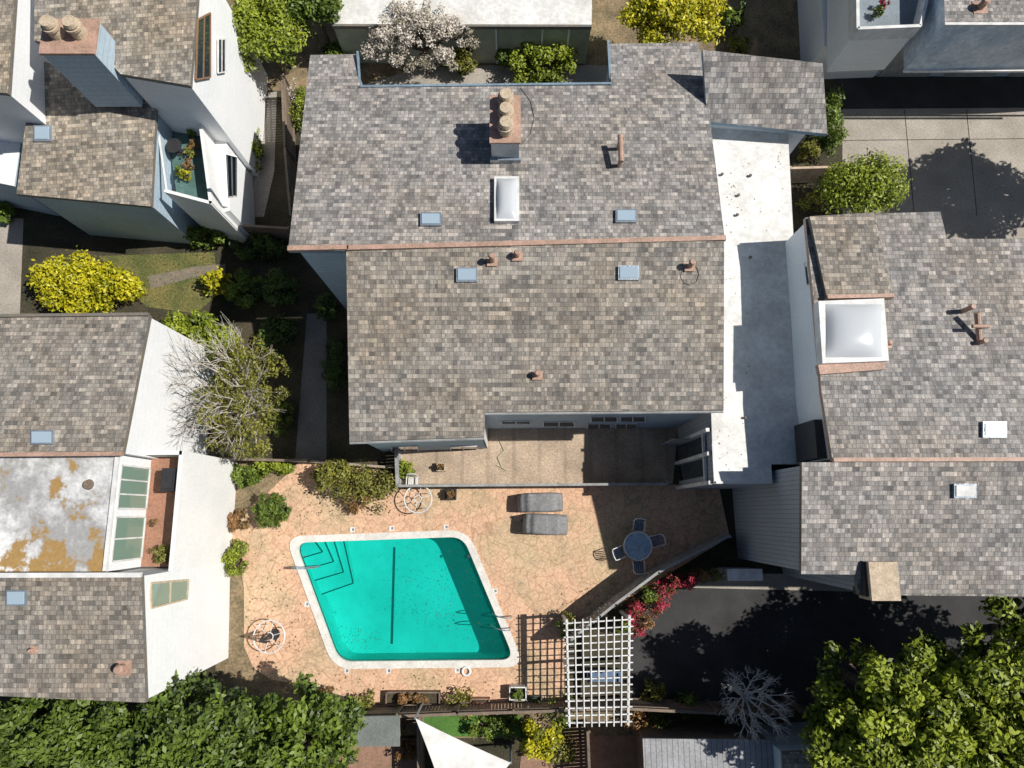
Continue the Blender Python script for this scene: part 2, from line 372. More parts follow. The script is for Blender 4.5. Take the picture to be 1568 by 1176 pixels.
for k,(tx,ip,lp) in enumerate([((526,826),(541,893),(478,915)),((511,826),(526,876),(468,893)),((496,826),(511,860),(460,874)),((481,827),(494,845),(454,857))]):
    z=-1.08+.25*k
    P=[S(446,830,z),S(tx[0],tx[1],z),S(ip[0],ip[1],z),S(lp[0],lp[1],z)]
    st=ccw([Vector((q.x,q.y,z)) for q in P])
    solid('step',st,ZF+.01,[PL],pool)
    bb=B()
    for q0,q1 in((P[1],P[2]),(P[2],P[3])): bb.cyl(Vector((q0.x,q0.y,z+.005)),Vector((q1.x,q1.y,z+.005)),.03,n=5)
    bb.done('step_nosing',[DT],pool)
def watermat():
    m,nt,p,tc=base('pool_water')
    t=nn(nt,'ShaderNodeBsdfTransparent'); t.inputs[0].default_value=(.20,.92,.91,1)
    g=nn(nt,'ShaderNodeBsdfGlossy'); g.inputs['Roughness'].default_value=.03
    fr=nn(nt,'ShaderNodeFresnel'); fr.inputs[0].default_value=1.33
    d=nn(nt,'ShaderNodeBsdfDiffuse'); d.inputs[0].default_value=(.01,.37,.32,1)
    m1=nn(nt,'ShaderNodeMixShader'); m1.inputs[0].default_value=.14; nt.links.new(t.outputs[0],m1.inputs[1]); nt.links.new(d.outputs[0],m1.inputs[2])
    m2=nn(nt,'ShaderNodeMixShader'); nt.links.new(fr.outputs[0],m2.inputs[0]); nt.links.new(m1.outputs[0],m2.inputs[1]); nt.links.new(g.outputs[0],m2.inputs[2])
    nz=nn(nt,'ShaderNodeTexNoise'); nz.inputs['Scale'].default_value=3.5; nt.links.new(tc.outputs['Object'],nz.inputs['Vector'])
    bp=nn(nt,'ShaderNodeBump'); bp.inputs['Strength'].default_value=.3; bp.inputs['Distance'].default_value=.06; nt.links.new(nz.outputs['Fac'],bp.inputs['Height'])
    nt.links.new(bp.outputs[0],g.inputs['Normal']); nt.links.new(bp.outputs[0],fr.inputs['Normal']); nt.links.new(bp.outputs[0],d.inputs['Normal'])
    nt.links.new(m2.outputs[0],nt.nodes['Material Output'].inputs[0]); return m
mk('water_surface',[Vector((p.x,p.y,-.18)) for p in inner],[tuple(range(n))],watermat(),pool)
rg=random.Random(3); b=B()
for i in range(200):
    cx,cy,sp=rg.choice([(690,900,70),(680,935,25),(560,980,45),(640,860,90),(540,980,30),(690,880,40),(740,960,40),(620,920,90)])
    q=S(rg.gauss(cx,sp*.6),rg.gauss(cy,sp*.4),-.17)
    ii=inset(inn,.15); ok=all((ii[(k+1)%4]-ii[k]).cross(Vector((q.x,q.y))-ii[k])>0 for k in range(4))
    if ok: b.box(q,(rg.uniform(.02,.06),rg.uniform(.015,.04),.006),rg.uniform(0,3))
b.done('floating_leaves',[M('wet_leaf',(.05,.09,.03),None)],pool)
def handrail(p,dirv,gap):
    e=top('pool_handrail'); b=B(); s=Vector((-dirv.y,dirv.x,0))*gap
    for k in(-1,1):
        o=p+s*k; pts=[o,o+Vector((0,0,.75)),o+dirv*.25+Vector((0,0,.92)),o+dirv*.6+Vector((0,0,.8)),o+dirv*.95+Vector((0,0,.1)),o+dirv*.95+Vector((0,0,-.5))]
        b.path(pts,.024)
    b.done('rail',[METAL],e)
handrail(S(782,952,.03),Vector((-.9,.1,0)),.28); handrail(S(455,868,.03),Vector((.95,0,0)),.03)
for x,y in((540,811),(600,809),(683,807),(758,905),(470,925),(531,1027),(595,1027),(700,1026)):
    e=top('depth_marker_tile'); p=S(x,y,.034); b=B(); b.box(p+Vector((0,0,.004)),(.22,.22,.012)); b.box(p+Vector((0,0,.014)),(.03,.12,.006),m=1); b.box(p+Vector((.05,0,.014)),(.03,.12,.006),m=1); b.done('tile',[TRIM,DARK],e)
e=top('life_ring'); b=B(); b.torus(S(714,1028,.1),.17,.055); b.done('ring',[TRIM],e)
sheet('driveway',[(1290,165),(1640,150),(1660,372),(1290,372)],.008,CONC)
b=B()
for x0,y0,x1,y1 in((1290,215,1600,212),(1385,168,1400,330),(1480,168,1496,330)):
    p=S(x0,y0,.012);q=S(x1,y1,.012); d=q-p; b.box((p+q)/2,(d.length,.035,.004),math.atan2(d.y,d.x))
b.done('driveway_joints',[ASPH])
sheet('asphalt_road',[(1230,-60),(1700,-60),(1700,164),(1288,167)],.012,ASPH)
sheet('asphalt_driveway',[(1000,885),(1700,880),(1700,1090),(965,1085),(965,930)],.008,ASPH)
sheet('pale_driveway_strip',[(1080,878),(1400,880),(1400,908),(1060,900)],.012,CONC)  # paler strip laid over the upper edge of the dark driveway
sheet('side_driveway',[(-60,325),(36,335),(30,492),(-60,492)],.008,CONC)
sheet('lawn',[(150,392),(328,386),(335,450),(300,480),(225,470)],.008,LAWN)
sheet('garden_path',[(372,148),(424,140),(420,262),(404,332),(366,332)],.012,CONC)
sheet('garden_path',[(470,480),(500,480),(500,705),(452,705)],.012,M('path_dark',(.2,.19,.18),None))
sheet('garden_path',[(225,423),(300,408),(345,404),(345,418),(300,424),(232,442)],.016,M('worn_path',(.24,.2,.15),(.17,.15,.11),2))
sheet('courtyard_paving',[(608,650),(1040,645),(1030,741),(608,741)],.012,CONCL)
sheet('mulch_bed',[(330,702),(465,702),(425,740),(400,765),(360,790),(352,815),(366,850),(374,900),(374,990),(388,1022),(415,1040),(470,1050),(560,1090),(330,1090)],.008,GRAV)
sheet('mulch_bed',[(560,1076),(700,1093),(1000,1090),(1000,1130),(540,1130)],.016,GRAV)
sheet('yard_paving',[(520,1128),(640,1126),(650,1250),(515,1250)],.016,RED)
sheet('yard_paving',[(800,1128),(985,1126),(1000,1250),(790,1250)],.02,RED)
sheet('lawn',[(640,1096),(800,1096),(800,1128),(640,1128)],.024,M('turf_green',(.08,.2,.03),None))
sheet('rear_garden_soil',[(345,-60),(1228,-60),(1228,130),(345,140)],.004,GRAV)
sheet('garden_terrace',[(740,100),(940,100),(940,128),(555,130),(640,105)],.012,CONC)
rg=random.Random(21); b=B()
for i in range(760):
    x,y=rg.choice([(rg.uniform(355,470),rg.uniform(710,1040)),(rg.uniform(380,860),rg.uniform(1030,1090)),(rg.uniform(470,640),rg.uniform(745,790)),(rg.uniform(150,330),rg.uniform(388,470)),(rg.uniform(860,1000),rg.uniform(900,960))])
    b.box(S(x,y,.05),(rg.uniform(.03,.08),rg.uniform(.02,.05),.01),rg.uniform(0,3),m=rg.choice([0,0,1]))
b.done('fallen_leaves',[M('dry_leaf',(.16,.10,.05),None),M('green_litter',(.10,.12,.03),None)])

# ================= CENTRAL TOWNHOUSE =================
RN=(9.74,0,-.175); RS=(5.46,0,.2685)
ct=top('central_townhouse')
roof(ct,[(475,84),(549,83),(551,134),(936,130),(930,67),(1070,65),(1077,100),(1110,367),(532,376),(532,384),(441,384)],RN,SH,FAS,BLUE)
tpS,wS=roof(ct,[(530,377),(1109,369),(1108,628),(743,631),(741,669),(535,676)],RS,SH2,FASD,BLUE,ins=.16)
b=B()
for (x0,y0),(x1,y1) in(((532,380),(1111,365)),((441,381),(534,379))):
    p=S(x0,y0,8.1);q=S(x1,y1,8.1); d=q-p; b.box((p+q)/2,(d.length,.18,.16),math.atan2(d.y,d.x))
b.done('ridge_flashing',[PINK],ct)
b=B()
for (x0,y0),(x1,y1) in(((551,134),(936,130)),):
    p=S(x0,y0,RN);q=S(x1,y1,RN); d=q-p; b.box((p+q)/2+Vector((0,.03,.02)),(d.length,.09,.1),math.atan2(d.y,d.x))
for (x0,y0),(x1,y1) in(((549,84),(551,134)),((936,130),(930,68))):
    p=S(x0,y0,RN);q=S(x1,y1,RN); d=q-p; b.box((p+q)/2+Vector((0,0,.03)),(d.length,.09,.1),math.atan2(d.y,d.x))
b.done('roof_edge_trim',[FAS],ct)
b=B()
for (x0,y0),(x1,y1) in(((743,632),(1108,629)),((535,677),(741,670))):
    p=S(x0,y0,RS);q=S(x1,y1,RS); b.cyl(p-Vector((0,.03,.06)),q-Vector((0,.03,.06)),.05,n=6)
b.done('gutter',[GFEN],ct)
for a in((660,337,32,20),(958,332,32,20)): skylight(ct,*a,RN)
for a in((715,422,32,22),(962,419,32,22)): skylight(ct,*a,RS)
slab(ct,'skylight_curb',rect(776,308,38,68),RN,.22,TRIM)
def domebox(parent,cx,cy,w,h,pl,z0,hh):
    q=[p+Vector((0,0,z0)) for p in pxpoly(rect(cx,cy,w,h),pl)]
    N=14; vv=[];ff=[]
    for i in range(N+1):
        for j in range(N+1):
            a,b_=i/N,j/N; p=q[0].lerp(q[1],a).lerp(q[3].lerp(q[2],a),b_); k=(1-abs(2*a-1)**2.6)*(1-abs(2*b_-1)**2.6); vv.append(p+Vector((0,0,hh*k**.7)))
    for i in range(N):
        for j in range(N): ff.append((i*(N+1)+j,(i+1)*(N+1)+j,(i+1)*(N+1)+j+1,i*(N+1)+j+1))
    mk('skylight_dome',vv,ff,DOME,parent,smooth=True)
domebox(ct,776,308,31,61,RN,.225,.22)
for x,y,h in((754,400,.5),(792,392,.3),(823,574,.3),(1056,408,.4)): vent(ct,x,y,RS,h)
p=S(948,254,RN); b=B(); b.cyl(p,p+Vector((0,0,.45)),.09); b.cyl(p+Vector((0,-.1,.5)),p+Vector((0,1.0,.5)),.10); b.cyl(p+Vector((0,.8,-.1)),p+Vector((0,.8,.45)),.08); b.done('flue_pipe',[PINK],ct)
c=S(774,247,RN); b=B(); z1=c.z+1.35
b.box((c.x,c.y+.93,(c.z-1+z1)/2),(1.06,1.86,z1-c.z+1),m=0); b.box((c.x,c.y+.93,z1+.05),(1.16,1.96,.1),m=1)
b.box((c.x,c.y-.04,c.z+.12),(1.2,.12,.3),m=0)
for k,yy in enumerate((.42,.98,1.55)):
    o=Vector((c.x+.03,c.y+yy,z1+.1)); b.cyl(o,o+Vector((0,0,.34)),.27,.25,16,2); b.cyl(o+Vector((0,0,.34)),o+Vector((0,0,.44)),.31,.31,16,2); b.cyl(o+Vector((0,0,.44)),o+Vector((0,0,.5)),.2,.2,14,3); b.cyl(o+Vector((0,0,.5)),o+Vector((0,0,.66)),.27,.22,16,2)
b.done('chimney',[METAL,PINK,POT,DARK],ct)
def cable(parent,pts,pl,r=.01):
    P=[S(x,y,pl)+Vector((0,0,.015)) for x,y in pts]; b=B(); b.path(P,r,5); b.done('cable',[CABLE],parent)
cable(ct,[(797,135),(812,155),(818,180),(812,205),(798,222)],RN)
cable(ct,[(1058,404),(1067,410),(1070,420),(1066,432),(1057,437),(1048,434),(1042,424),(1044,415),(1048,412)],RS)
RT=(-3.7,0,.65)
tt=top('stair_tower'); roof(tt,[(1076,76),(1260,97),(1267,205),(1083,186)],RT,SH,FAS,WHITE,ins=.4)
def seg(pts,f):
    best=None
    for i in range(len(pts)):
        a,b_=pts[i],pts[(i+1)%len(pts)]
        m=(a+b_)/2; s=f(m,a,b_)
        if best is None or s<best[0]: best=(s,a,b_)
    return best[1],best[2]
RA=seg(wS,lambda m,a,b_: abs(m.x-4)+abs(m.y-3.5)*2 if abs(a.y-b_.y)<1 else 99)
LA=seg(wS,lambda m,a,b_: abs(m.x+4)+abs(m.y-2.6)*2 if abs(a.y-b_.y)<1 else 99)
for x0,x1,y0,y1 in((768,812,645,649),(832,880,646,653),(905,945,638,646),(950,988,638,646),(900,935,649,657),(943,975,649,657)):
    window(ct,[(x0,y0),(x1,y0),(x1,y1),(x0,y1)],*RA,mull=1,fw=.04)
for x0,x1 in((600,640),(690,730)):
    window(ct,[(x0,684),(x1,683),(x1,691),(x0,692)],*LA,mull=1,fw=.04)
EA=seg(wS,lambda m,a,b_: abs(m.x+1)+abs(m.y-3)*2 if abs(a.x-b_.x)<.5 else 99)
xx=max(EA[0].x,EA[1].x)+.012; ya=min(EA[0].y,EA[1].y); yb=max(EA[0].y,EA[1].y)
b=B(); b.box((xx,(ya+yb)/2,2.9),(.02,yb-ya,5.7)); b.done('white_end_wall',[TRIM],ct)
# ================= FLAT ROOF LINK BLOCK =================
lk=top('link_building')
tp=ccw([Vector((*q,5.5)) for q in((7.75,1.15),(10.02,1.15),(10.02,1.9),(11.35,1.9),(11.75,16.4),(8.1,16.4))])
solid('walls',tp,0,[FLAT,SID],lk,1)
b=B()
for a_,b_ in(((7.75,1.2),(10.0,1.2)),((7.8,1.15),(7.8,2.7))):
    p=Vector((*a_,5.52));q=Vector((*b_,5.52)); d=q-p; b.box((p+q)/2,(d.length,.08,.06),math.atan2(d.y,d.x))
b.done('parapet_trim',[TRIM],lk)
def wallrect(x,ya,yb,za,zb,mm,nm,par): mk(nm,[Vector((x,ya,za)),Vector((x,ya,zb)),Vector((x,yb,zb)),Vector((x,yb,za))],[(0,1,2,3)],mm,par)
wallrect(7.72,1.5,2.2,.2,4.6,GLASS,'window_glass',lk); wallrect(7.72,2.45,3.1,.2,4.6,GLASS,'window_glass',lk)
b=B()
for y0 in(1.2,2.32,3.25): b.box((7.66,y0,2.72),(.14,.14,5.4))
b.box((7.67,2.2,4.7),(.1,2.1,.14)); b.done('posts',[TRIM],lk)
b=B()
for i in range(9): b.box((6.9+.08*i,3.15,1.5),(.05,.04,3.0))
b.done('slat_screen',[GFEN],lk)
for (x,y,r_) in((1130,300,.05),(1148,270,.05),(1105,268,.05),(1128,330,.05),(1148,395,.05),(1140,640,.04)):
    p=S(x,y,5.5); b=B(); b.cyl(p,p+Vector((0,0,.1)),r_); b.cyl(p+Vector((0,0,.1)),p+Vector((0,0,.14)),r_*1.4,r_); b.done('roof_vent',[WOOD],lk)
rg=random.Random(4); b=B()
for i in range(60):
    x,y=rg.choice([(rg.gauss(1128,9),rg.gauss(300,14)),(rg.uniform(1112,1200),rg.uniform(230,360)),(rg.gauss(1104,5),rg.uniform(560,730)),(rg.uniform(1110,1150),rg.uniform(380,720))])
    b.box(S(x,y,5.51),(rg.uniform(.02,.06),rg.uniform(.02,.04),.01),rg.uniform(0,3))
b.done('roof_debris',[MATS['dry_leaf']],lk)
# ================= RIGHT TOWNHOUSE =================
rt=top('right_townhouse')
RL=(7.7,0,.25); RU=(8.15,0,-.04)
tpU,wU=roof(rt,[(1233,333),(1335,327),(1440,324),(1450,366),(1750,364),(1750,712),(1275,706),(1258,600),(1247,470)],RU,SH,PINK,WHITE,ins=.1)
tpL,wL=roof(rt,[(1228,708),(1750,706),(1750,915),(1315,911),(1311,880),(1227,879)],RL,SH,FASD,SID,ins=.1)
b=B(); p=S(1275,704,8.2);q=S(1750,703,8.2); d=q-p; b.box((p+q)/2,(d.length,.14,.16),math.atan2(d.y,d.x)); b.done('ridge_flashing',[PINK],rt)
tp=[q+Vector((0,0,.22)) for q in pxpoly([(1236,335),(1333,329),(1362,456),(1262,458)],RU)]
solid('raised_roof',tp,('t',.3),[SH2,FASD],rt,1)
b=B(); p=S(1262,458,RU)+Vector((0,0,.15));q=S(1363,456,RU)+Vector((0,0,.15)); d=q-p; b.box((p+q)/2,(d.length,.14,.3),math.atan2(d.y,d.x)); b.done('flashing',[PINK],rt)
slab(rt,'skylight_base',[(1249,560),(1351,556),(1351,567),(1252,575)],RU,.2,PINK)
slab(rt,'skylight_curb',[(1246,466),(1345,462),(1352,556),(1252,560)],RU,.4,TRIM); domebox(rt,1299,511,84,80,RU,.41,.3)
skylight(rt,1520,658,36,24,RU,TRIM); skylight(rt,1475,752,34,22,RL,TRIM)
p=S(1500,525,RU); b=B(); b.cyl(p,p+Vector((-.3,1.0,.5)),.10); b.cyl(p+Vector((0,0,-.1)),p+Vector((0,0,.35)),.08); b.cyl(p+Vector((-.45,1.2,-.1)),p+Vector((-.45,1.2,.6)),.09); b.cyl(p+Vector((-.5,.5,.45)),p+Vector((.1,.5,.45)),.07); b.done('flue_pipe',[PINK],rt)
vent(rt,1358,527,RU,.2,.08)
b=B(); p=S(1344,908,RL); b.box((p.x,p.y+.45,p.z+.1),(1.0,1.3,.9)); b.done('chimney_box',[POT],rt)
b=B(); p=S(1320,905,RL); b.box((p.x+.1,p.y+.45,p.z-.1),(.3,1.2,.9)); b.done('vent_box',[DARK],rt)
WW=seg(wU,lambda m,a,b_: m.x*3+ (99 if abs(a.x-b_.x)>1.2 else 0))
window(rt,[(1232,402),(1240,400),(1245,433),(1236,437)],*WW,mull=1,fw=.05)
b=B(); p=S(1240,680,5.6); b.box((p.x-.25,p.y,6.6),(.7,1.4,1.8)); b.done('wall_box',[DARK],rt)
e=top('storage_shed'); b=B(); p=S(1140,880,1.6); b.box((p.x,p.y,.8),(1.3,.4,1.6)); b.box((p.x,p.y,1.65),(1.5,.5,.08)); b.done('shed_body',[TRIM],e)
# ================= LOWER-LEFT TOWNHOUSE =================
lb=top('left_townhouse'); pl=(7.3,0,-.14)
roof(lb,[(-170,486),(229,482),(187,696),(-170,699)],pl,SH2,FASD,WHITE,ins=.06)
b=B(); p=S(-170,698,pl);q=S(188,695,pl); d=q-p; b.box((p+q)/2+Vector((0,0,.02)),(d.length,.14,.16),math.atan2(d.y,d.x)); b.done('ridge_flashing',[PINK],lb)
p=S(-170,486,pl);q=S(229,482,pl); d=q-p; b=B(); b.box((p+q)/2+Vector((0,0,.05)),(d.length,.12,.14),math.atan2(d.y,d.x)); b.done('edge_trim',[FASD],lb)
R2=(8.05,0,.155)
tR2,wR2=roof(lb,[(-170,880),(216,880),(223,1076),(-170,1058)],R2,SH2,FASD,WHITE,ins=.06)
b=B(); p=S(-170,881,R2);q=S(217,880,R2); d=q-p; b.box((p+q)/2+Vector((0,0,.04)),(d.length,.16,.16),math.atan2(d.y,d.x)); b.done('ridge_flashing',[TRIM],lb)
y1=S(180,697,6.6).y; y0=S(180,879,7.4).y
fl=[Vector((-26,y0+.02,6.6)),Vector((-14.6,y0+.02,6.6)),Vector((-14.6,y1,6.6)),Vector((-26,y1,6.6))]
solid('flat_roof_block',fl,0,[STAIN,WHITE],lb,1)
b=B(); b.box((-14.62,(y0+y1)/2,6.65),(.14,y1-y0-.1,.12)); b.done('parapet',[TRIM],lb)
fl=[Vector((-14.598,y0+.02,4.3)),Vector((-12.9,y0+.02,4.3)),Vector((-12.9,y1+.1,4.3)),Vector((-14.598,y1+.1,4.3))]
solid('balcony_floor',fl,0,[TERRA,WHITE],lb,1)
b=B(); b.box((-12.88,(y0+y1)/2+.1,2.7),(.16,y1-y0+.35,5.4)); b.box((-13.7,y1+.2,2.7),(1.7,.16,5.4)); b.done('balcony_parapet',[WHITEP],lb)
def wz(parent,x,ya,yb,za,zb,mull=1,gm=None,fm=None,tr=0):
    q=[Vector((x,ya,zb)),Vector((x,yb,zb)),Vector((x,yb,za)),Vector((x,ya,za))]
    mk('glass',q,[(0,1,2,3)],gm or GLASS,parent); b=B()
    for i in range(4): b.cyl(q[i],q[(i+1)%4],.05,n=4)
    for k in range(1,mull+1):
        t=k/(mull+1); b.cyl(q[0].lerp(q[1],t),q[3].lerp(q[2],t),.04,n=4)
    b.done('window_frame',[fm or TRIM],parent)
ym=(y0+y1)/2
wz(lb,-14.56,y0+.35,ym-.15,4.4,6.45,1,GLASSG); wz(lb,-14.56,ym+.15,y1-.35,4.4,6.45,2,GLASSG)
Wb=seg(wR2,lambda m,a,b_: -m.x)
window(lb,[(231,893),(288,888),(286,917),(231,931)],*Wb,mull=1,gm=GLASSG,fm=POT,fw=.07)
skylight(lb,67,670,34,22,pl); skylight(lb,28,915,30,24,R2); vent(lb,190,1022,R2,.35,.13)
vent(lb,52,995,R2,.15,.06)
p=S(136,742,6.6); b=B(); b.cyl(p,p+Vector((0,0,.12)),.2,.16,14); b.cyl(p+Vector((0,0,.12)),p+Vector((0,0,.18)),.09); b.done('roof_drain',[WOOD],lb)
e=top('balcony_grill'); p=S(262,735,4.9); b=B(); b.box((p.x,p.y,4.75),(.55,.9,.8)); b.box((p.x,p.y,5.2),(.42,.7,.12)); b.done('grill_cover',[DARK],e)
shrub('potted_plant',250,850,.45,.8,LO,size=.05,z=4.3); shrub('potted_plant',235,800,.15,.4,LR,n=150,size=.04,z=4.3)
# ================= UPPER-LEFT TOWNHOUSE =================
ul=top('upper_left_townhouse')
roof(ul,[(54,-80),(305,-80),(302,0),(291,131),(184,113),(150,78),(52,62)],(6.2,0,.085),SHL,FASD,WHITE,ins=.06)
PA=(3.2,0,.12)
tA,wA_=roof(ul,[(52,90),(240,143),(231,316),(25,297)],PA,SHL,FASD,BLUE,ins=.2)
b=B(); tc_=S(108,58,8.9)
b.box((tc_.x,tc_.y,7.2),(2.0,1.4,3.4)); b.box((tc_.x,tc_.y,8.95),(2.1,1.5,.12),m=1)
for k in(-1,1):
    o=Vector((tc_.x+k*.42,tc_.y+.1,9.0)); b.cyl(o,o+Vector((0,0,.4)),.3,.27,16,2); b.cyl(o+Vector((0,0,.4)),o+Vector((0,0,.5)),.33,.33,16,2); b.cyl(o+Vector((0,0,.5)),o+Vector((0,0,.56)),.2,.2,12,3); b.cyl(o+Vector((0,0,.56)),o+Vector((0,0,.72)),.28,.24,16,2)
b.done('chimney',[BLUE,PINK,POT,DARK],ul)
pE=[S(241,150,4.0),S(312,182,4.0),S(330,318,4.0),S(262,300,4.0)]
tp=ccw([Vector((q.x,q.y,3.4)) for q in pE]); solid('balcony_block',tp,0,[TEALF,WHITE],ul,1)
b=B(); m4=[Vector((q.x,q.y,0)) for q in pE]
for i,j in((0,1),(1,2),(2,3)):
    p,q=m4[i],m4[j]; d=q-p; b.box((p+q)/2+Vector((0,0,2.25)),(d.length+.1,.14,4.5),math.atan2(d.y,d.x))
b.done('balcony_parapet',[WHITEP],ul)
b=B(); p,q=m4[3],m4[0]; b.path([Vector((p.x,p.y,4.4)),Vector((q.x,q.y,4.4))],.05)
b.done('balcony_rail',[TRIM],ul)
tE=pxpoly([(322,175),(345,170),(352,322),(333,328)],3.2)
solid('entry_wing',[Vector((q.x,q.y,3.2)) for q in tE],0,[WHITEP,WHITE],ul,1)
Wq=(S(291,131,(6.2,0,.085)),S(302,0,(6.2,0,.085)))
window(ul,[(303,30),(322,20),(322,118),(300,122)],*Wq,mull=1,gm=GLASS,fm=M('brown_frame',(.3,.17,.09),None),fw=.06)
window(ul,[(334,60),(345,60),(345,110),(334,112)],*Wq,mull=1,fw=.05)
ea=seg(tE,lambda m,a,b_: -m.x)
window(ul,[(347,236),(362,240),(362,300),(350,302)],*ea,mull=1,fw=.05)
skylight(ul,67,206,26,24,PA)
for x,y,mt in((290,235,LO),(288,252,LR),(285,268,LY),(292,205,LG),(275,262,LG),(296,222,LR)): shrub('potted_plant',x,y,.28,.6,mt,n=350,size=.045,z=3.4)
e=top('balcony_table'); p=S(268,225,3.9); b=B(); b.cyl((p.x,p.y,4.0),(p.x,p.y,4.04),.35,n=18); b.cyl((p.x,p.y,3.4),(p.x,p.y,4.0),.03,n=8); b.cyl((p.x,p.y,3.4),(p.x,p.y,3.43),.2,n=12); b.done('table',[DARK],e)
nl=top('neighbour_townhouse')
roof(nl,[(-200,-90),(28,-90),(12,143),(-200,120)],(7.5,0,0),SHL,FASD,WHITE,ins=.05)
tp=pxpoly([(-150,120),(44,135),(22,285),(-150,250)],3.2); solid('porch_block',tp,0,[WHITEP,BLUE],nl,1)
# ================= TOP GARAGE + UPPER RIGHT BUILDING =================
ga=top('garage_building'); tg=pxpoly([(508,-120),(908,-120),(906,38),(509,37)],2.9); solid('walls',tg,0,[FLAT,M('sage_wall',(.45,.47,.36),None)],ga,1)
gs=seg(tg,lambda m,a,b_: m.y)
b=B(); p,q=gs; d=q-p; b.box((p+q)/2+Vector((0,-.06,-.08)),(d.length,.12,.2),math.atan2(d.y,d.x)); b.done('fascia',[FASD],ga)
for xx in(700,760,830,870):
    b=B(); p=onwall(xx,60,*gs,.03); b.box((p.x,p.y,1.4),(.08,.06,2.7)); b.done('batten',[WHITEP],ga)
ur=top('upper_right_building')
GLZ=M('blue_glazing',(.50,.62,.75),(.78,.86,.94),.9,4,.3)
tp=pxpoly([(1442,-140),(1850,-140),(1850,30),(1447,38)],6.4); solid('upper_block',tp,3.3,[SH,GLZ],ur,1)
p=S(1447,38,6.4); b=B(); b.box((p.x+6,p.y,6.42),(12.1,.12,.12)); b.box((p.x+6,p.y-.02,3.36),(12.1,.1,.12)); b.done('eaves_trim',[TRIM],ur)
tp=pxpoly([(1300,-140),(1441,-140),(1396,56),(1302,60)],5.0); solid('terrace_block',tp,2.7,[M('terrace_deck',(.25,.3,.34),None),WHITE],ur,1)
b=B()
for i in range(4):
    p,q=tp[i],tp[(i+1)%4]; d=q-p; b.box(((p+q)/2).xy.to_3d()+Vector((0,0,5.35)),(d.length,.14,.72),math.atan2(d.y,d.x))
b.done('terrace_parapet',[TRIM],ur)
tp=pxpoly([(1250,-140),(1384,-140),(1380,66),(1262,70)],2.65); solid('wing',tp,0,[WHITEP,WHITE],ur,1)
b=B(); p=S(1447,38,6.4); b.box((p.x+7,p.y+2.2,1.65),(14,.3,3.3)); b.done('garage_wall',[BLUE],ur)
b=B()
for k in range(3): b.box((p.x+2+3.4*k,p.y+2.02,1.2),(2.6,.06,2.3))
b.done('garage_doors',[GFEN],ur)
vent(ur,1500,12,6.4,.4,.15)
shrub('potted_plant',1345,18,.3,.6,LG,size=.05,z=5.0,n=300); shrub('potted_plant',1352,5,.25,.6,LM,size=.05,z=5.0,n=300)
# ================= FENCES =================
def fence(name,pts,h,mat,bw=.14,cap=True,gap=.02,z=0):
    e=top(name); b=B()
    P=[S(x,y,h) for x,y in pts]
    for p,q in zip(P[:-1],P[1:]):
        p=Vector((p.x,p.y,z));q=Vector((q.x,q.y,z)); d=q-p; L=d.length; a=math.atan2(d.y,d.x); nb=max(1,int(L/bw))
        for i in range(nb):
            c=p+d*((i+.5)/nb); b.box((c.x,c.y,h/2+random.uniform(-.02,.02)),(L/nb-gap,.03,h),a)
        nrm=Vector((-d.y,d.x,0)).normalized()*.04
        for zz in(.3,h-.25): b.box((p+q)/2+nrm+Vector((0,0,zz)),(L,.05,.09),a)
        if cap: b.box((p+q)/2+Vector((0,0,h+.035)),(L+.02,.11,.04),a)
        np_=max(1,int(L/2.2))
        for i in range(np_+1):
            c=p+d*(i/np_)+nrm*1.5; b.box((c.x,c.y,h/2+.03),(.09,.09,h+.06),a)
    b.done('boards',[mat],e); return e
fence('courtyard_fence',[(608,744),(1022,741)],1.2,GFEN)
fence('courtyard_fence',[(606,688),(608,744)],1.2,GFEN)
fence('pool_fence',[(1117,820),(1008,876),(942,925),(868,985)],1.8,GFEN)
fence('garden_wall',[(318,702),(470,706)],1.0,WOOD)
fence('garden_wall',[(470,706),(600,716)],.5,M('stone_wall',(.4,.33,.26),None),cap=True)
fence('wooden_fence',[(515,1100),(700,1093),(960,1085),(1100,1092),(1215,1092)],1.8,WOOD)
fence('wooden_fence',[(640,1100),(642,1240)],1.6,WOOD); fence('wooden_fence',[(900,1120),(905,1240)],1.6,WOOD)
fence('wooden_fence',[(432,115),(436,225),(445,330)],1.8,WOOD); fence('wooden_fence',[(362,345),(442,350)],1.6,WOOD)
fence('wooden_fence',[(1157,60),(1160,100),(1250,120)],1.5,WOOD)
fence('wooden_fence',[(1210,258),(1290,256)],1.5,CONCL)
# ================= PERGOLA =================
pg=top('pergola'); zt=2.35
q0=S(868,954,zt);q1=S(964,948,zt);q2=S(962,1104,zt);q3=S(872,1106,zt)
b=B()
for q in(q0,q1,q2,q3,(q0+q3)/2,(q1+q2)/2): b.box((q.x,q.y,zt/2),(.12,.12,zt))
def beam(p,q,zz,wd,hh,ext=.15):
    d=(q-p); b.box((p+q)/2+Vector((0,0,zz)),(d.length+2*ext,wd,hh),math.atan2(d.y,d.x))
beam(q0,q3,-.1,.08,.18); beam(q1,q2,-.1,.08,.18)
for i in range(15): t=i/14; beam(q0.lerp(q3,t),q1.lerp(q2,t),.05,.045,.11)
for i in range(9): t=i/8; beam(q0.lerp(q1,t),q3.lerp(q2,t),.13,.045,.05)
b.done('lattice',[TRIM],pg)
e=top('patio_bench'); p=S(925,1035,.5); b=B()
b.box((p.x,p.y,.45),(1.5,.5,.06)); b.box((p.x,p.y+.25,.75),(1.5,.06,.5))
for k in(-1,1):
    b.box((p.x+k*.7,p.y-.2,.22),(.06,.06,.44)); b.box((p.x+k*.7,p.y+.2,.22),(.06,.06,.44)); b.box((p.x+k*.72,p.y,.65),(.06,.5,.05))
b.done('bench',[BLUEP],e)
